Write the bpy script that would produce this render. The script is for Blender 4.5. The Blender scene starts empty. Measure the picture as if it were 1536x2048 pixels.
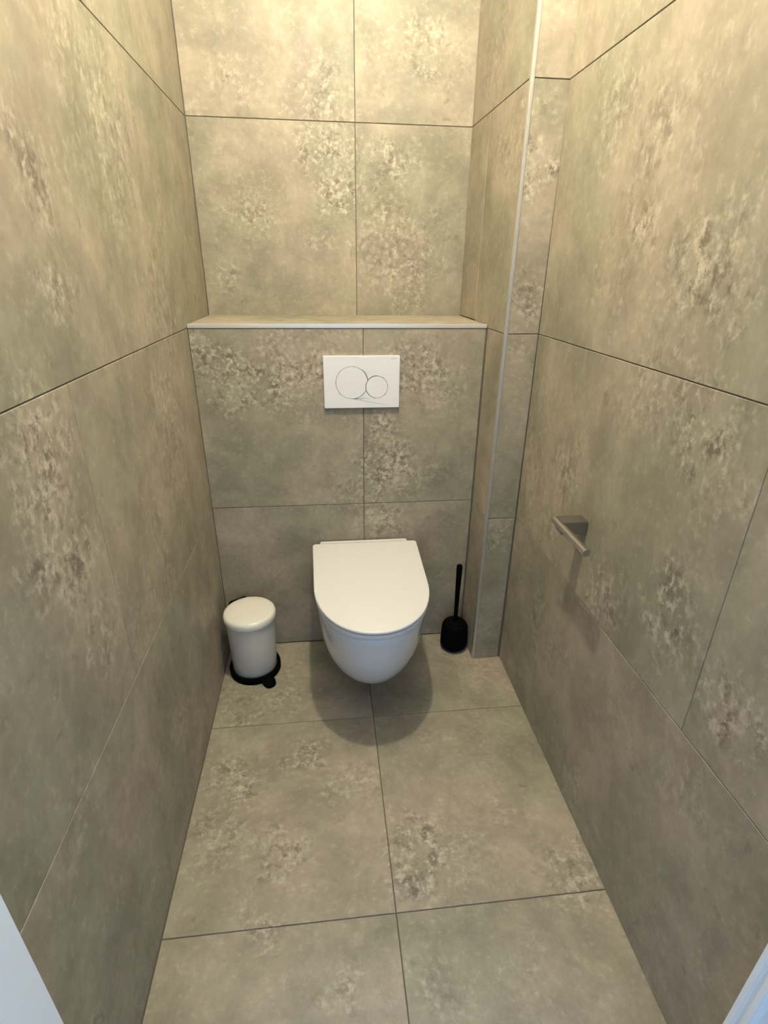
import bpy, bmesh, math, random
from mathutils import Vector, Matrix
C = bpy.context.scene.collection
PI = math.pi

# ------------------------------------------------------------------ camera
cam_d = bpy.data.cameras.new('camera'); cam = bpy.data.objects.new('camera', cam_d); C.objects.link(cam)
bpy.context.scene.camera = cam
YAW, PITCH, ROLL = 0.112613, 0.434053, 0.0119467
cy, sy, cp, sp = math.cos(YAW), math.sin(YAW), math.cos(PITCH), math.sin(PITCH)
fw = Vector((sy*cp, cy*cp, -sp)); rt = Vector((cy, -sy, 0)); up = rt.cross(fw)
r2 = rt*math.cos(ROLL)+up*math.sin(ROLL); u2 = -rt*math.sin(ROLL)+up*math.cos(ROLL)
cam.matrix_world = Matrix(((r2.x, u2.x, -fw.x, .410573), (r2.y, u2.y, -fw.y, -1.737447), (r2.z, u2.z, -fw.z, 1.373981), (0, 0, 0, 1)))
cam_d.sensor_fit = 'VERTICAL'; cam_d.sensor_height = 24.0
cam_d.lens = 1055.61/2048*24.0
cam_d.clip_start = .02

# ------------------------------------------------------------------ world, lights, exposure
LX, LY, LZ, CEIL = .507, -.655, 2.49, 2.60     # bulb under the ceiling; its light is the bulb's own glow
BULB = 1400.0
w = bpy.data.worlds.new('world'); bpy.context.scene.world = w; w.use_nodes = True
bg = w.node_tree.nodes['Background']
bg.inputs['Color'].default_value = (.38, .62, 1.0, 1)      # cool daylight entering through the open doorway
bg.inputs['Strength'].default_value = 1.06
vs = bpy.context.scene.view_settings
vs.view_transform = 'Standard'; vs.look = 'None'; vs.gamma = 1; vs.use_curve_mapping = False
vs.exposure = .35

# ------------------------------------------------------------------ materials
def mat(name, col, rough=.5, metal=0, spec=.5, coat=0):
    m = bpy.data.materials.new(name); m.use_nodes = True
    b = m.node_tree.nodes['Principled BSDF']
    b.inputs['Base Color'].default_value = (*col, 1); b.inputs['Roughness'].default_value = rough
    b.inputs['Metallic'].default_value = metal; b.inputs['Specular IOR Level'].default_value = spec
    b.inputs['Coat Weight'].default_value = coat
    return m

def finish(m, amount=.06, scale=60, bump=.0, stretch=(1, 1, 1)):
    """slight procedural unevenness of colour and relief"""
    nt = m.node_tree; b = nt.nodes['Principled BSDF']; L = nt.links
    tc = nt.nodes.new('ShaderNodeTexCoord'); mp = nt.nodes.new('ShaderNodeMapping'); mp.inputs['Scale'].default_value = stretch
    n = nt.nodes.new('ShaderNodeTexNoise'); n.inputs['Scale'].default_value = scale; n.inputs['Detail'].default_value = 4
    L.new(tc.outputs['Object'], mp.inputs[0]); L.new(mp.outputs[0], n.inputs['Vector'])
    c = b.inputs['Base Color'].default_value[:]
    mx = nt.nodes.new('ShaderNodeMix'); mx.data_type = 'RGBA'
    mx.inputs[6].default_value = (*[v*(1-amount) for v in c[:3]], 1); mx.inputs[7].default_value = (*[min(1, v*(1+amount)) for v in c[:3]], 1)
    L.new(n.outputs['Fac'], mx.inputs[0]); L.new(mx.outputs[2], b.inputs['Base Color'])
    if bump:
        bp = nt.nodes.new('ShaderNodeBump'); bp.inputs['Strength'].default_value = bump; bp.inputs['Distance'].default_value = .001
        L.new(n.outputs['Fac'], bp.inputs['Height']); L.new(bp.outputs[0], b.inputs['Normal'])
    return m

M_grout = finish(mat('grout', (.125, .104, .074), .9), .15, 200)
M_wallback = mat('plaster', (.75, .74, .70), .8)
M_ceil = finish(mat('ceiling_paint', (.62, .61, .58), .85), .03, 30)
M_lid = finish(mat('white_plastic', (.72, .70, .68), .26), .015, 40)
M_ceramic = finish(mat('white_ceramic', (.70, .71, .735), .12, coat=.3), .01, 20)
M_plate = finish(mat('plate_plastic', (.77, .755, .755), .38), .015, 60)
M_logo = mat('logo_grey', (.30, .32, .33), .5)
M_gap = mat('button_gap', (.16, .15, .15), .7)
M_bin = finish(mat('bin_enamel', (.62, .58, .52), .28), .02, 30)
M_binlid = finish(mat('bin_lid_enamel', (.78, .745, .64), .18), .02, 30)
M_black = finish(mat('black_plastic', (.0016, .0016, .0018), .7, spec=.04), .2, 60)
M_steel = finish(mat('brushed_steel', (.52, .49, .44), .30, 1), .12, 40, .05, (30, 1, 30))
M_darksteel = finish(mat('satin_steel', (.33, .31, .28), .42, 1), .1, 60)
M_trim = finish(mat('aluminium_trim', (.52, .50, .46), .40, .6), .05, 40)
M_nose = finish(mat('ledge_profile', (.72, .69, .63), .35, .5), .05, 40)
M_paint = finish(mat('white_door_paint', (.86, .87, .86), .45), .02, 120, .1)
M_hall = finish(mat('hall_laminate', (.34, .24, .15), .5), .25, 6, 0, (1, 14, 1))

def blob_group():
    g = bpy.data.node_groups.new('blob', 'ShaderNodeTree')
    for nm, t in (('Position', 'NodeSocketVector'), ('Center', 'NodeSocketVector'), ('Radius', 'NodeSocketFloat'), ('Strength', 'NodeSocketFloat'), ('Prev', 'NodeSocketFloat')):
        g.interface.new_socket(nm, in_out='INPUT', socket_type=t)
    g.interface.new_socket('Value', in_out='OUTPUT', socket_type='NodeSocketFloat')
    i = g.nodes.new('NodeGroupInput'); o = g.nodes.new('NodeGroupOutput'); L = g.links
    d = g.nodes.new('ShaderNodeVectorMath'); d.operation = 'DISTANCE'
    L.new(i.outputs['Position'], d.inputs[0]); L.new(i.outputs['Center'], d.inputs[1])
    q = g.nodes.new('ShaderNodeMath'); q.operation = 'DIVIDE'; L.new(d.outputs['Value'], q.inputs[0]); L.new(i.outputs['Radius'], q.inputs[1])
    r = g.nodes.new('ShaderNodeMapRange'); r.interpolation_type = 'SMOOTHSTEP'
    r.inputs['From Min'].default_value = 1.45; r.inputs['From Max'].default_value = .25
    L.new(q.outputs[0], r.inputs['Value'])
    s = g.nodes.new('ShaderNodeMath'); s.operation = 'MULTIPLY'; L.new(r.outputs[0], s.inputs[0]); L.new(i.outputs['Strength'], s.inputs[1])
    m = g.nodes.new('ShaderNodeMath'); m.operation = 'MAXIMUM'; L.new(s.outputs[0], m.inputs[0]); L.new(i.outputs['Prev'], m.inputs[1])
    L.new(m.outputs[0], o.inputs['Value'])
    return g
BLOB = blob_group()
TINT_A = (.266, .243, .171)   # green grey
TINT_B = (.326, .274, .202)   # pinkish taupe
LIGHT = (.56, .50, .39)
DARK = (.130, .098, .068)

def tile_mat(name, blobs, stretch=(1, 1, 1), gain=1.0):
    m = bpy.data.materials.new(name); m.use_nodes = True
    nt = m.node_tree; N = nt.nodes; L = nt.links; b = N['Principled BSDF']
    geo = N.new('ShaderNodeNewGeometry'); oi = N.new('ShaderNodeObjectInfo')
    def math_(op, a, b_=None, clamp=False):
        n = N.new('ShaderNodeMath'); n.operation = op; n.use_clamp = clamp
        for k, v in enumerate((a, b_)):
            if v is None: continue
            if isinstance(v, (int, float)): n.inputs[k].default_value = v
            else: L.new(v, n.inputs[k])
        return n.outputs[0]
    def mr(v, a, b_, c=0, d=1):
        n = N.new('ShaderNodeMapRange'); n.interpolation_type = 'SMOOTHSTEP'
        n.inputs['From Min'].default_value = a; n.inputs['From Max'].default_value = b_
        n.inputs['To Min'].default_value = c; n.inputs['To Max'].default_value = d
        L.new(v, n.inputs['Value']); return n.outputs[0]
    off = N.new('ShaderNodeVectorMath'); off.operation = 'SCALE'; off.inputs[0].default_value = (37, 53, 71)
    L.new(oi.outputs['Random'], off.inputs['Scale'])
    pos = N.new('ShaderNodeVectorMath'); pos.operation = 'MULTIPLY_ADD'; pos.inputs[1].default_value = stretch
    L.new(geo.outputs['Position'], pos.inputs[0]); L.new(off.outputs[0], pos.inputs[2])
    P = pos.outputs[0]
    def noise(scale, detail=4, rough=.55, dist=0, shift=0):
        v = P
        if shift:
            a = N.new('ShaderNodeVectorMath'); a.operation = 'ADD'; a.inputs[1].default_value = (shift, shift*.7, shift*1.3); L.new(P, a.inputs[0]); v = a.outputs[0]
        n = N.new('ShaderNodeTexNoise'); n.inputs['Scale'].default_value = scale; n.inputs['Detail'].default_value = detail
        n.inputs['Roughness'].default_value = rough; n.inputs['Distortion'].default_value = dist; L.new(v, n.inputs['Vector'])
        return n.outputs['Fac']
    def mix(f, a, b_):
        n = N.new('ShaderNodeMix'); n.data_type = 'RGBA'
        if isinstance(f, (int, float)): n.inputs[0].default_value = f
        else: L.new(f, n.inputs[0])
        for k, v in ((6, a), (7, b_)):
            if isinstance(v, tuple): n.inputs[k].default_value = (*v, 1)
            else: L.new(v, n.inputs[k])
        return n.outputs[2]
    # ragged position for the weathered patches
    prev = None
    nw = N.new('ShaderNodeTexNoise'); nw.inputs['Scale'].default_value = 9; nw.inputs['Detail'].default_value = 5; nw.inputs['Roughness'].default_value = .65
    L.new(geo.outputs['Position'], nw.inputs['Vector'])
    sub = N.new('ShaderNodeVectorMath'); sub.operation = 'SUBTRACT'; sub.inputs[1].default_value = (.5, .5, .5); L.new(nw.outputs['Color'], sub.inputs[0])
    rag = N.new('ShaderNodeVectorMath'); rag.operation = 'SCALE'; rag.inputs['Scale'].default_value = .26; L.new(sub.outputs[0], rag.inputs[0])
    rp = N.new('ShaderNodeVectorMath'); rp.operation = 'ADD'; L.new(rag.outputs[0], rp.inputs[0]); L.new(geo.outputs['Position'], rp.inputs[1])
    for (x, y, z, r, s) in blobs:
        g = N.new('ShaderNodeGroup'); g.node_tree = BLOB
        L.new(rp.outputs[0], g.inputs['Position']); g.inputs['Center'].default_value = (x, y, z); g.inputs['Radius'].default_value = r; g.inputs['Strength'].default_value = s
        if prev is not None: L.new(prev, g.inputs['Prev'])
        prev = g.outputs[0]
    free = mr(noise(3.2, 5, .6, .4, 5), .54, .72, 0, .45)
    area = math_('MAXIMUM', prev, free) if prev is not None else free
    # body colour
    big = noise(2.8, 3, .55, .3)
    col = mix(mr(big, .40, .60), TINT_A, TINT_B)
    cloud = mr(noise(8, 6, .66, .3, 11), .28, .72, .80*gain, 1.20*gain)
    cl = N.new('ShaderNodeVectorMath'); cl.operation = 'SCALE'; L.new(col, cl.inputs[0]); L.new(cloud, cl.inputs['Scale'])
    col = cl.outputs[0]
    # light crust and dark pits
    fine = noise(62, 5, .68, .25, 23)
    mid = noise(20, 4, .62, .2, 61)
    crust_f = math_('ADD', math_('MULTIPLY', fine, .7), math_('MULTIPLY', mid, .3))
    pit_f = math_('SUBTRACT', math_('MULTIPLY', fine, .62), math_('MULTIPLY', mid, .38))
    mcrust = math_('MULTIPLY', mr(crust_f, .46, .64), area, True)
    mpit = math_('MULTIPLY', mr(pit_f, .170, .050), area, True)
    mpit = math_('MULTIPLY', mpit, mr(noise(34, 4, .65, .3, 131), .44, .60))
    col = mix(math_('MULTIPLY', mcrust, .78), col, LIGHT)
    col = mix(math_('MULTIPLY', mpit, .88), col, DARK)
    # faint crust and scattered pits over the whole tile
    col = mix(math_('MULTIPLY', mr(fine, .55, .72), .22), col, LIGHT)
    col = mix(math_('MULTIPLY', mr(noise(20, 3, .6, .3, 97), .66, .74), .40), col, DARK)
    mot = N.new('ShaderNodeVectorMath'); mot.operation = 'SCALE'; L.new(col, mot.inputs[0]); L.new(mr(fine, .32, .68, .95, 1.05), mot.inputs['Scale'])
    L.new(mot.outputs[0], b.inputs['Base Color'])
    L.new(mr(mid, .3, .7, .46, .60), b.inputs['Roughness'])
    b.inputs['Specular IOR Level'].default_value = .42
    h = math_('ADD', fine, math_('MULTIPLY', noise(170, 2, .6), .3))
    bp = N.new('ShaderNodeBump'); bp.inputs['Strength'].default_value = .40; bp.inputs['Distance'].default_value = .0015
    L.new(h, bp.inputs['Height']); L.new(bp.outputs[0], b.inputs['Normal'])
    return m

WEAR = {
 'back': [(0.453, 0.35, 1.723, 0.105, 1), (0.5, 0.35, 1.596, 0.079, 1), (0.427, 0.35, 1.881, 0.098, 0.7), (0.653, 0.35, 1.686, 0.085, 0.8), (0.178, 0.35, 1.545, 0.094, 0.6), (0.071, 0.35, 1.327, 0.067, 0.6), (0.693, 0.35, 1.431, 0.151, 0.7), (0.774, 0.35, 2.007, 0.097, 0.6), (0.733, 0.35, 1.299, 0.106, 0.5), (0.165, 0.35, 1.896, 0.069, 0.4)],
 'front': [(0.03, 0.0, 1.137, 0.067, 0.9), (0.128, 0.0, 1.068, 0.092, 1), (0.281, 0.0, 1.027, 0.095, 1), (0.379, 0.0, 1.066, 0.071, 0.9), (0.135, 0.0, 0.98, 0.056, 0.7), (0.274, 0.0, 1.151, 0.09, 0.5), (0.703, 0.0, 1.071, 0.097, 0.9), (0.789, 0.0, 1.021, 0.083, 0.5), (0.59, 0.0, 0.889, 0.077, 0.9), (0.609, 0.0, 0.727, 0.117, 1), (0.484, 0.0, 0.645, 0.092, 0.5), (0.593, 0.0, 0.542, 0.086, 0.9), (0.77, 0.0, 0.722, 0.074, 0.4)],
 'left': [(0.0, -0.79, 1.502, 0.069, 0.8), (0.0, -0.81, 1.323, 0.073, 0.8), (0.0, -0.665, 1.52, 0.056, 0.4), (0.0, -0.951, 1.127, 0.099, 1), (0.0, -0.963, 0.984, 0.109, 1), (0.0, -1.008, 1.102, 0.069, 0.9), (0.0, -0.936, 0.78, 0.071, 0.7), (0.0, -0.349, 1.036, 0.13, 0.5), (0.0, -0.431, 1.621, 0.182, 0.5), (0.0, -0.24, 1.292, 0.164, 0.4), (0.0, -0.363, 0.892, 0.106, 0.4), (0.0, -1.151, 0.583, 0.061, 0.3), (0.0, -0.97, 1.27, 0.056, 0.3)],
 'right': [(1.041, -0.429, 1.672, 0.097, 0.5), (1.041, -0.63, 1.454, 0.068, 0.8), (1.041, -0.633, 1.614, 0.09, 0.5), (1.041, -0.828, 1.376, 0.098, 0.9), (1.041, -0.948, 1.335, 0.054, 0.6), (1.041, -0.875, 1.159, 0.079, 0.9), (1.041, -0.931, 1.121, 0.086, 1), (1.041, -0.754, 1.14, 0.081, 0.6), (1.041, -0.741, 0.685, 0.089, 0.8), (1.041, -0.98, 0.785, 0.089, 1), (1.041, -1.129, 0.73, 0.064, 1), (1.041, -1.22, 0.728, 0.056, 0.7), (1.041, -0.472, 0.874, 0.077, 0.6), (1.041, -1.063, 1.058, 0.044, 0.5), (1.041, -1.153, 0.504, 0.076, 0.3)],
 'column': [(0.959, -0.164, 1.766, 0.04, 0.9), (0.973, -0.164, 1.62, 0.067, 1), (0.997, -0.164, 1.28, 0.056, 0.8), (0.997, -0.164, 1.155, 0.052, 0.4), (1.004, -0.164, 0.526, 0.066, 0.5), (0.93, -0.029, 1.673, 0.094, 0.5), (0.93, 0.155, 1.945, 0.127, 0.3)],
 'floor': [(0.307, -0.552, 0.0, 0.069, 0.9), (0.09, -0.619, 0.0, 0.09, 0.8), (0.081, -0.812, 0.0, 0.082, 0.7), (0.251, -0.842, 0.0, 0.067, 0.9), (0.621, -0.866, 0.0, 0.081, 0.9), (0.6, -0.952, 0.0, 0.074, 1), (0.993, -0.967, 0.0, 0.078, 0.7), (0.716, -0.889, 0.0, 0.081, 0.4), (0.231, -1.033, 0.0, 0.043, 0.8), (0.407, -1.152, 0.0, 0.058, 0.6), (0.076, -0.299, 0.0, 0.105, 0.4), (0.441, -0.67, 0.0, 0.079, 0.5), (0.598, -1.154, 0.0, 0.069, 0.4)],
}
T = {k: tile_mat('tile_'+k, v, (1, 1, .8) if k in ('left', 'right') else (1, 1, 1)) for k, v in WEAR.items()}

# ------------------------------------------------------------------ mesh helpers
def link(name, me, m, parent=None, kind=None):
    o = bpy.data.objects.new(name, me); C.objects.link(o)
    if m: me.materials.append(m)
    if parent: o.parent = parent
    if kind: o['kind'] = kind
    return o

def from_bm(name, bm, m, parent=None, smooth=None, kind=None):
    me = bpy.data.meshes.new(name); bmesh.ops.recalc_face_normals(bm, faces=bm.faces)
    bm.to_mesh(me); bm.free()
    if smooth is not None:
        for p in me.polygons: p.use_smooth = True
        me.set_sharp_from_angle(angle=math.radians(smooth))
    return link(name, me, m, parent, kind)

def add_box(bm, a, b):
    x0, y0, z0 = a; x1, y1, z1 = b
    v = [bm.verts.new(p) for p in ((x0, y0, z0), (x1, y0, z0), (x1, y1, z0), (x0, y1, z0), (x0, y0, z1), (x1, y0, z1), (x1, y1, z1), (x0, y1, z1))]
    fs = [bm.faces.new([v[i] for i in f]) for f in ((0, 3, 2, 1), (4, 5, 6, 7), (0, 1, 5, 4), (1, 2, 6, 5), (2, 3, 7, 6), (3, 0, 4, 7))]
    return v, fs

def box(name, a, b, m, parent=None, bev=0, kind=None, segs=2):
    bm = bmesh.new(); add_box(bm, a, b)
    if bev: bmesh.ops.bevel(bm, geom=bm.edges[:], offset=bev, segments=segs, affect='EDGES', profile=.7)
    return from_bm(name, bm, m, parent, 35 if bev else None, kind)

def prism(bm, poly, z0, z1):
    """poly: list of (x, y); extruded from z0 to z1"""
    lo_ = [bm.verts.new((x, y, z0)) for x, y in poly]; hi = [bm.verts.new((x, y, z1)) for x, y in poly]
    n = len(poly)
    bm.faces.new(lo_[::-1]); bm.faces.new(hi)
    for i in range(n): bm.faces.new((lo_[i], lo_[(i+1) % n], hi[(i+1) % n], hi[i]))

def loft(bm, rings, cap0=True, cap1=True):
    vs_ = [[bm.verts.new(p) for p in r] for r in rings]
    n = len(rings[0])
    for a, b in zip(vs_, vs_[1:]):
        for i in range(n): bm.faces.new((a[i], a[(i+1) % n], b[(i+1) % n], b[i]))
    if cap0: bm.faces.new(vs_[0][::-1])
    if cap1: bm.faces.new(vs_[-1])
    return vs_

def lathe(bm, prof, n=64, c=(0, 0)):
    loft(bm, [[(c[0]+r*math.cos(2*PI*i/n), c[1]+r*math.sin(2*PI*i/n), z) for i in range(n)] for r, z in prof])

# ------------------------------------------------------------------ tiled surfaces
GAP = .0011            # half a joint
def tile(parent, m, O, U, V, Nn, u0, u1, v0, v1, gap=GAP):
    """one ceramic tile: eased front edge, set proud of the grout bed"""
    e, d, bk = .0011, .0011, .0035
    u0 += gap; u1 -= gap; v0 += GAP; v1 -= GAP
    cu, cv = (u0+u1)/2, (v0+v1)/2; hu, hv = (u1-u0)/2, (v1-v0)/2
    bm = bmesh.new()
    def ring(i, n): return [(s*(hu-i), t*(hv-i), n) for s, t in ((-1, -1), (1, -1), (1, 1), (-1, 1))]
    loft(bm, [ring(0, -bk), ring(0, -d), ring(e*.35, -d*.3), ring(e, 0)])
    o = from_bm('tile', bm, m, parent)
    Z = Vector(Nn).normalized(); X = Vector(U).normalized(); Y = Z.cross(X)
    w_ = Vector(O)+Vector(U)*cu+Vector(V)*cv
    o.matrix_local = Matrix(((X.x, Y.x, Z.x, w_.x), (X.y, Y.y, Z.y, w_.y), (X.z, Y.z, Z.z, w_.z), (0, 0, 0, 1)))
    return o

def grid(parent, m, O, U, V, Nn, us, vs_, skip=(), gap=GAP):
    for i in range(len(us)-1):
        for j in range(len(vs_)-1):
            if (i, j) in skip: continue
            tile(parent, m, O, U, V, Nn, us[i], us[i+1], vs_[j], vs_[j+1], gap)

W, WC, WR, D, YC, YD = .9300, .9382, 1.0440, .3502, -.1642, -1.400
LEDGE = 1.2126
BED = .0022            # grout bed lies this deep behind the tile faces
ZR = (0, .6, 1.2, 1.8, 2.4, CEIL)

# floor
fl = box('floor', (-.10, -1.52, -.08), (1.16, .46, -BED), M_grout, kind='structure')
for a, b in ((0.001, .5321), (.5321, WR+.006)):
    for c, d in ((-1.40, -1.0185), (-1.0185, -.4185), (-.4185, -.001)):
        tile(fl, T['floor'], (0, 0, 0), (1, 0, 0), (0, 1, 0), (0, 0, 1), a, b, c, d)
# left wall
wl = box('wall_left', (-.10, -1.40, 0), (-BED, .46, CEIL), M_grout, kind='structure')
grid(wl, T['left'], (0, 0, 0), (0, 1, 0), (0, 0, 1), (1, 0, 0), (YD, -.835, -.235, D-.001), (.6, 1.2), gap=.0005)
grid(wl, T['left'], (0, 0, 0), (0, 1, 0), (0, 0, 1), (1, 0, 0), (YD, -1.03, D-.001), (1.2, 1.8, 2.4, CEIL))
grid(wl, T['left'], (0, 0, 0), (0, 1, 0), (0, 0, 1), (1, 0, 0), (YD, -1.36, -.16, D-.001), (0, .6))
# right wall (leans a touch, as built)
wr = box('wall_right', (BED, -1.40, -.6), (.10, .46, CEIL-.6), M_grout, kind='structure')
wr.location = (WR-.0002, 0, .6); wr.rotation_euler = (0, math.atan(-.0054), 0)
grid(wr, T['right'], (0, 0, -.6), (0, 1, 0), (0, 0, 1), (-1, 0, 0), (YD, -1.084, -.484, YC-.001), (.6, 1.2), gap=.0005)
grid(wr, T['right'], (0, 0, -.6), (0, 1, 0), (0, 0, 1), (-1, 0, 0), (YD, -1.36, YC-.001), (0, .6))
grid(wr, T['right'], (0, 0, -.6), (0, 1, 0), (0, 0, 1), (-1, 0, 0), (YD, -1.32, YC-.001), (1.2, 1.8, 2.4, CEIL))
# niche back wall
wb = box('wall_back', (-.10, D+BED, 0), (1.16, D+.10, CEIL), M_grout, kind='structure')
grid(wb, T['back'], (0, D, 0), (1, 0, 0), (0, 0, 1), (0, -1, 0), (.001, .5365, .929), (1.2, 1.8, 2.4, CEIL))
# cistern wall (the boxed-in lower half) with its ledge
wc = box('wall_back_lower', (-.002, BED, 0), (.945, D+BED, 1.2065), M_grout, kind='structure')
grid(wc, T['front'], (0, 0, 0), (1, 0, 0), (0, 0, 1), (0, -1, 0), (.001, .534, .9305), (0, .6, 1.2))
tile(wc, T['back'], (0, 0, LEDGE-.0012), (1, 0, 0), (0, 1, 0), (0, 0, 1), .001, .929, .0085, D-.001)
nose = box('trim_1', (.001, -.0022, 1.2005), (.9315, .0095, LEDGE), M_nose, bev=.0018, kind='structure')
# boxed-in pipe column in the right corner
bm = bmesh.new(); prism(bm, [(.9262+BED, D+BED), (WC+BED, YC+BED), (1.09, YC+BED), (1.09, D+BED)], 0, CEIL)
wk = from_bm('wall_right_column', bm, M_grout, kind='structure')
side = Vector((WC-.9262, YC-D, 0)); sl = side.length; side.normalize(); nrm = Vector((0, 0, 1)).cross(side)
if nrm.x > 0: nrm = -nrm
for a, b, c, d in ((.351, sl-.009, 0, .6), (.351, sl-.009, .6, 1.2)):
    tile(wk, T['column'], (.9262, D, 0), side, (0, 0, 1), nrm, a, b, c, d)
for c, d in ((1.2, 1.8), (1.8, 2.4), (2.4, CEIL)):
    if c == 1.2:
        tile(wk, T['column'], (.9262, D, 0), side, (0, 0, 1), nrm, .001, .2, LEDGE, d); tile(wk, T['column'], (.9262, D, 0), side, (0, 0, 1), nrm, .2, sl-.009, c, d)
    else:
        tile(wk, T['column'], (.9262, D, 0), side, (0, 0, 1), nrm, .001, sl-.009, c, d)
grid(wk, T['column'], (0, YC, 0), (1, 0, 0), (0, 0, 1), (0, -1, 0), (WC+.0085, 1.041), ZR)
corner = box('trim_2', (WC-.0006, YC-.0014, 0.001), (WC+.0092, YC+.0100, CEIL-.001), M_trim, bev=.0012, kind='structure')
# ceiling
ce = box('ceiling', (-.10, -1.52, CEIL), (1.16, .46, CEIL+.08), M_ceil, kind='structure')

# door side: masonry around the opening, frame, hall floor
OPL, OPR, HEAD = .0904, .9666, 2.10
wf = bmesh.new()
add_box(wf, (-.10, -1.52, 0), (OPL-.03, YD, CEIL)); add_box(wf, (OPR+.035, -1.52, 0), (1.16, YD, CEIL)); add_box(wf, (OPL-.03, -1.52, HEAD+.03), (OPR+.035, YD, CEIL))
wf = from_bm('wall_front', wf, M_wallback, kind='structure')
dr = bpy.data.objects.new('door_1', None); C.objects.link(dr); dr.location = (.528, -1.46, 0); dr['kind'] = 'structure'
def dpart(name, poly, z0, z1, m=M_paint, bev=.0015):
    bm = bmesh.new(); prism(bm, [(x-.528, y+1.46) for x, y in poly], z0, z1)
    bmesh.ops.bevel(bm, geom=[e for e in bm.edges], offset=bev, segments=2, affect='EDGES')
    return from_bm(name, bm, m, dr, 35)
dpart('door_jamb', [(OPL-.03, YD-.001), (OPL, YD-.001), (OPL, -1.535), (OPL-.085, -1.535), (OPL-.085, -1.5205), (OPL-.03, -1.5205)], .001, HEAD+.03)
dpart('door_jamb', [(OPR+.035, YD-.001), (OPR, YD-.001), (OPR, YD-.010), (OPR+.004, YD-.012), (OPR+.004, YD-.017), (OPR, YD-.019), (OPR, YD-.027), (OPR+.012, YD-.029), (OPR+.012, -1.535), (OPR+.09, -1.535), (OPR+.09, -1.5205), (OPR+.035, -1.5205)], .001, HEAD+.03, bev=.0008)
bm = bmesh.new(); add_box(bm, (OPL+.001-.528, -.075, HEAD), (OPR-.001-.528, .058, HEAD+.029)); from_bm('door_head', bm, M_paint, dr)
hall = box('floor_hall', (-1.4, -3.6, -.08), (2.4, -1.5215, -.004), M_hall, kind='structure')

# ------------------------------------------------------------------ things
def thing(name, label, cat, loc, rotz=0):
    o = bpy.data.objects.new(name, None); C.objects.link(o); o.location = loc; o.rotation_euler = (0, 0, rotz)
    o['label'] = label; o['category'] = cat; o.empty_display_size = .05
    return o

# --- ceiling lamp
t = thing('ceiling_lamp', 'small round glowing bulb in a white holder under the ceiling', 'ceiling light', (LX, LY, CEIL))
bm = bmesh.new(); lathe(bm, ((.045, -.0005), (.045, -.014), (.040, -.018), (.022, -.020), (.020, -.070), (.017, -.074)), 40); from_bm('lamp_holder', bm, M_paint, t, 35)
m_e = bpy.data.materials.new('bulb_glow'); m_e.use_nodes = True; be = m_e.node_tree.nodes['Principled BSDF']
be.inputs['Emission Color'].default_value = (1, .925, .735, 1); be.inputs['Emission Strength'].default_value = BULB
bm = bmesh.new(); rb = .034; zc = LZ-CEIL
lathe(bm, [(.014, -.0735)]+[(rb*math.sin(a), zc+rb*math.cos(a)) for a in [PI*(.13+.87*k/20) for k in range(20)]]+[(.002, zc-rb)], 32); from_bm('bulb', bm, m_e, t, 60)

# --- toilet
def dshape(hwb, hwf, yb, ys, yf, n=28, rb=.012, p=2.0, xc=0):
    """D outline, counter-clockwise seen from above; back corners rounded by rb, straight sides to ys, superelliptic front to yf"""
    pts = []
    for k in range(n+1):
        a = PI*k/n
        c, s = math.cos(a), math.sin(a)
        pts.append((xc-hwf*math.copysign(abs(c)**(2/p), c), ys-(ys-yf)*abs(s)**(2/p)))
    for k in range(1, 6):
        f = k/6; pts.append((xc+hwf+(hwb-hwf)*f, ys+(yb-rb-ys)*f))
    for k in range(5):
        a = PI/2*k/4; pts.append((xc+hwb-rb+rb*math.cos(a), yb-rb+rb*math.sin(a)))
    for k in range(5):
        a = PI/2+PI/2*k/4; pts.append((xc-hwb+rb+rb*math.cos(a), yb-rb+rb*math.sin(a)))
    for k in range(1, 6):
        f = 1-k/6; pts.append((xc-hwf-(hwb-hwf)*f, ys+(yb-rb-ys)*f))
    return pts

def slab(name, outl, z0, z1, rnd, m, parent, steps=4, dome=0):
    """thin slab from an outline function of inset, edges rounded by rnd"""
    rings = []
    for k in range(steps+1):
        a = PI/2*k/steps; rings.append((rnd*(1-math.sin(a)), z0+rnd*(1-math.cos(a))))
    for k in range(steps+1):
        a = PI/2*k/steps; rings.append((rnd*(1-math.cos(a)), z1-rnd*(1-math.sin(a))))
    bm = bmesh.new()
    R = [[(x, y, z) for x, y in outl(i)] for i, z in rings]
    if dome:
        for i, z in ((.03, dome*.5), (.08, dome*.85), (.13, dome)):
            R.append([(x, y, z1+z) for x, y in outl(i)])
    loft(bm, R)
    return from_bm(name, bm, m, parent, 40)

TX = .5345
t = thing('wall_hung_toilet', 'white wall-hung toilet with its lid closed, between the bin and the brush', 'toilet', (TX, 0, 0))
yo = lambda i: dshape(.190-i, .1830-i, -.028-i, -.300, -.5605+i, rb=max(.012-i, .003), p=2.12, xc=-.0005)
slab('lid', yo, .4474, .4580, .0042, M_lid, t)
so = lambda i: dshape(.187-i, .1805-i, -.032-i, -.300, -.5575+i, rb=.008, p=2.12)
slab('seat', so, .4292, .4435, .003, M_lid, t)
# hinge bar behind the lid
bm = bmesh.new(); add_box(bm, (-.163, -.0262, .4262), (.157, -.0060, .4560)); bmesh.ops.bevel(bm, geom=bm.edges[:], offset=.003, segments=2, affect='EDGES')
from_bm('hinge_bar', bm, M_lid, t, 35)
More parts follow.
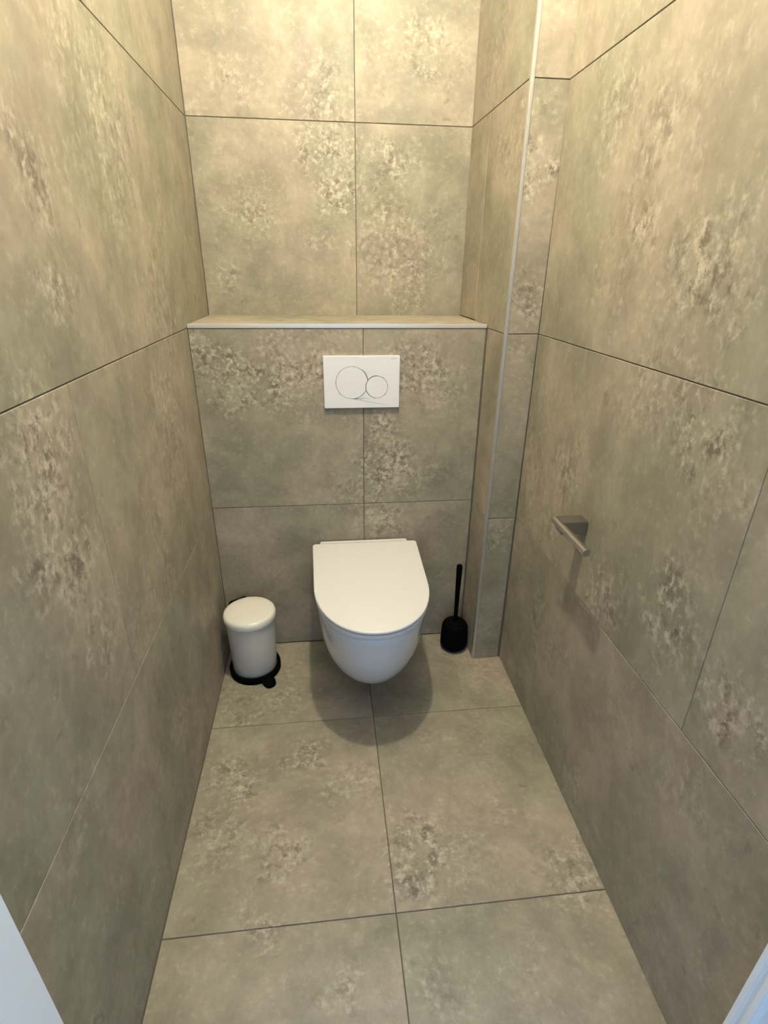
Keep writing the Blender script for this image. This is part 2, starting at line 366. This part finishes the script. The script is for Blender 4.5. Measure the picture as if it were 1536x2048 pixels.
# bowl
SEC = [  # z, half width back, half width front, ys, yf, exponent
 (.4245, .176, .1735, -.300, -.5500, 2.10), (.4215, .1775, .1755, -.300, -.5525, 2.10), (.4170, .1780, .1760, -.300, -.5530, 2.10),
 (.400, .1765, .1752, -.300, -.5500, 2.08), (.360, .1740, .1725, -.292, -.5420, 2.05), (.310, .1700, .1690, -.280, -.5270, 2.0),
 (.260, .1655, .1640, -.265, -.5060, 2.0), (.215, .1600, .1570, -.245, -.4800, 2.0), (.175, .1530, .1480, -.220, -.4500, 2.0),
 (.140, .1430, .1350, -.190, -.4160, 2.0), (.112, .1300, .1190, -.160, -.3800, 2.0), (.092, .1130, .1000, -.135, -.3450, 2.0),
 (.080, .0900, .0780, -.110, -.3050, 2.0), (.0755, .0600, .0520, -.090, -.2500, 2.0)]
bm = bmesh.new()
loft(bm, [[(x, y, z) for x, y in dshape(hb, hf, -.0005, ys, yf, rb=.010, p=p)] for z, hb, hf, ys, yf, p in SEC])
bowl = from_bm('bowl', bm, M_ceramic, t, 50)

# --- flush plate
PX, PZ, PW, PH = .5286, 1.0345, .2457, .1667
t = thing('flush_plate', 'white dual-flush plate with two round buttons on the tiled wall above the toilet', 'flush plate', (PX, 0, PZ))
def circ(cx, cz, r, n=96): return [(cx+r*math.cos(2*PI*k/n), cz+r*math.sin(2*PI*k/n)) for k in range(n)]
def union_outline(c1, r1, c2, r2_, n=144):
    out = []
    for k in range(n):
        a = 2*PI*k/n; p = (c1[0]+r1*math.cos(a), c1[1]+r1*math.sin(a))
        if math.dist(p, c2) > r2_: out.append((a, p))
    # order so that the removed arc is the seam
    gaps = [((out[(i+1) % len(out)][0]-out[i][0]) % (2*PI), i) for i in range(len(out))]
    g, i = max(gaps); out = out[i+1:]+out[:i+1]
    a_out = [p for _, p in out]
    d = math.dist(c1, c2); th = math.atan2(c2[1]-c1[1], c2[0]-c1[0])
    al = math.acos((d*d+r2_*r2_-r1*r1)/(2*d*r2_))
    st = th+PI+al; en = th+PI-al+2*PI
    arc = [(c2[0]+r2_*math.cos(st+(en-st)*k/90), c2[1]+r2_*math.sin(st+(en-st)*k/90)) for k in range(91)]
    return a_out+arc
BL, RL, BS, RS = (-.0325, -.0010), .0522, (.0490, -.0155), .0360
G_ = .0011
hole = union_outline(BL, RL+G_, BS, RS+G_)
def rrect(hw, hh, r, n=5):
    o = []
    for sx, sz, a0 in ((1, 1, 0), (-1, 1, PI/2), (-1, -1, PI), (1, -1, 1.5*PI)):
        for k in range(n+1):
            a = a0+PI/2*k/n; o.append((sx*(hw-r)+r*math.cos(a), sz*(hh-r)+r*math.sin(a)))
    return o
def ring_plate(name, outer, inner, yf_, yb_, m, parent, bev=.0011):
    bm = bmesh.new()
    def loop(pts, y): 
        v = [bm.verts.new((x, y, z)) for x, z in pts]; e = [bm.edges.new((v[i], v[(i+1) % len(v)])) for i in range(len(v))]
        return v, e
    ov, oe = loop(outer, yf_); iv, ie = loop(inner, yf_)
    bmesh.ops.triangle_fill(bm, use_beauty=True, edges=oe+ie)
    ob, _ = loop(outer, yb_); ib, _ = loop(inner, yb_)
    for a, b in ((ov, ob), (iv, ib)):
        n = len(a)
        for i in range(n): bm.faces.new((a[i], a[(i+1) % n], b[(i+1) % n], b[i]))
    rim = list(set(oe+ie))
    bmesh.ops.bevel(bm, geom=rim, offset=bev, segments=2, affect='EDGES')
    return from_bm(name, bm, m, parent, 40)
ring_plate('cover', rrect(PW/2, PH/2, .0025), hole, -.0105, -.0004, M_plate, t)
bm = bmesh.new(); add_box(bm, (-.110, -.0030, -.070), (.110, -.0010, .070)); from_bm('backing', bm, M_gap, t)
def button(name, pts):
    bm = bmesh.new(); loft(bm, [[(x, -.0032, z) for x, z in pts], [(x, -.0100, z) for x, z in pts]])
    top = [e for e in bm.edges if all(v.co.y < -.0099 for v in e.verts)]
    bmesh.ops.bevel(bm, geom=top, offset=.0011, segments=2, affect='EDGES')
    return from_bm(name, bm, M_plate, t, 40)
button('button', circ(*BS, RS-G_))
# large button: a disc bitten by the small one
d = math.dist(BL, BS); th = math.atan2(BS[1]-BL[1], BS[0]-BL[0]); r1, r2_ = RL-G_, RS+G_
a1 = math.acos((d*d+r1*r1-r2_*r2_)/(2*d*r1)); a2 = math.acos((d*d+r2_*r2_-r1*r1)/(2*d*r2_))
pts = [(BL[0]+r1*math.cos(th+a1+(2*PI-2*a1)*k/120), BL[1]+r1*math.sin(th+a1+(2*PI-2*a1)*k/120)) for k in range(121)]
pts += [(BS[0]+r2_*math.cos(th+PI+a2*(1-2*k/24)), BS[1]+r2_*math.sin(th+PI+a2*(1-2*k/24))) for k in range(1, 24)]
button('button', pts)
cu = bpy.data.curves.new('lettering', 'FONT'); cu.body = 'GEBERIT'; cu.size = .0050; cu.extrude = .00008; cu.align_x = 'CENTER'; cu.align_y = 'CENTER'
tmp = bpy.data.objects.new('tmp', cu); C.objects.link(tmp)
me = bpy.data.meshes.new_from_object(tmp.evaluated_get(bpy.context.evaluated_depsgraph_get())); bpy.data.objects.remove(tmp)
lt = link('lettering', me, M_logo, t); lt.location = (.1035, -.01055, .0745); lt.rotation_euler = (PI/2, 0, 0)

# --- pedal bin
t = thing('pedal_bin', 'small cream pedal bin with a black base ring in the left corner', 'pedal bin', (.1130, -.1400, 0), math.radians(33))
def L_(prof, name, m, n=72, sm=40):
    bm = bmesh.new(); lathe(bm, prof, n); return from_bm(name, bm, m, t, sm)
L_([(.070, .0165), (.078, .017), (.0795, .020), (.0830, .150), (.0855, .242)], 'body', M_bin)
L_([(.088, .236), (.0910, .2362), (.0920, .239), (.0920, .252), (.0900, .2585), (.086, .2625), (.078, .2650), (.050, .2668), (.020, .2675)], 'lid', M_binlid)
bm = bmesh.new(); n = 72
loft(bm, [[(r*math.cos(2*PI*i/n), r*math.sin(2*PI*i/n), z) for i in range(n)] for r, z in ((.084, .0), (.0915, .0005), (.0930, .004), (.0930, .024), (.0915, .0275), (.0880, .0280), (.0845, .0265), (.0820, .0170), (.030, .0160))], True, True)
base = from_bm('base', bm, M_black, t, 40)
bm = bmesh.new()
ped = [(-.022, -.078), (-.022, -.110), (-.018, -.124), (-.008, -.131), (.008, -.131), (.018, -.124), (.022, -.110), (.022, -.078)]
loft(bm, [[(x*.95, y, .0012) for x, y in ped], [(x, y, .004) for x, y in ped], [(x, y-.0, .016+(.0 if y > -.1 else -.002)) for x, y in ped], [(x*.85, -.078+(y+.078)*.96, .0185+(.0 if y > -.1 else -.002)) for x, y in ped]])
from_bm('pedal', bm, M_black, t, 40)
bm = bmesh.new(); add_box(bm, (-.036, .0845, .196), (.036, .1030, .260)); bmesh.ops.bevel(bm, geom=bm.edges[:], offset=.006, segments=3, affect='EDGES')
from_bm('hinge', bm, M_black, t, 40)

# --- toilet brush
t = thing('toilet_brush', 'black toilet brush standing in its black holder beside the column', 'toilet brush', (.8822, -.0870, 0))
L_([(.034, .0), (.0385, .0015), (.0490, .0130), (.0528, .0210), (.0528, .045), (.0512, .090), (.0490, .106), (.0430, .1165), (.0340, .121)], 'holder', M_black)
L_([(.0335, .1212), (.0330, .1250), (.0220, .1290), (.0095, .1305)], 'brush_cover', M_black)
L_([(.0078, .1300), (.0080, .20), (.0100, .30), (.0112, .366), (.0105, .3735), (.0080, .3765), (.003, .3775)], 'handle', M_black, 32)

# --- toilet roll holder
t = thing('toilet_roll_holder', 'empty brushed steel toilet roll holder, a short bar on the right wall', 'toilet roll holder', (1.0425, -.612, .800))
bm = bmesh.new(); add_box(bm, (-.066, -.0205, -.022), (-.0004, .0205, .0115)); bmesh.ops.bevel(bm, geom=bm.edges[:], offset=.0012, segments=2, affect='EDGES')
from_bm('mount_block', bm, M_darksteel, t, 35)
bm = bmesh.new(); n = 40; rb = .0098
cx_, cz_ = -.0650, -.0010
loft(bm, [[(cx_+r*math.cos(2*PI*i/n), y, cz_+r*math.sin(2*PI*i/n)) for i in range(n)] for r, y in ((rb-.001, .0275), (rb, .0265), (rb, -.1480), (rb-.0009, -.1490))])
from_bm('bar', bm, M_steel, t, 40)
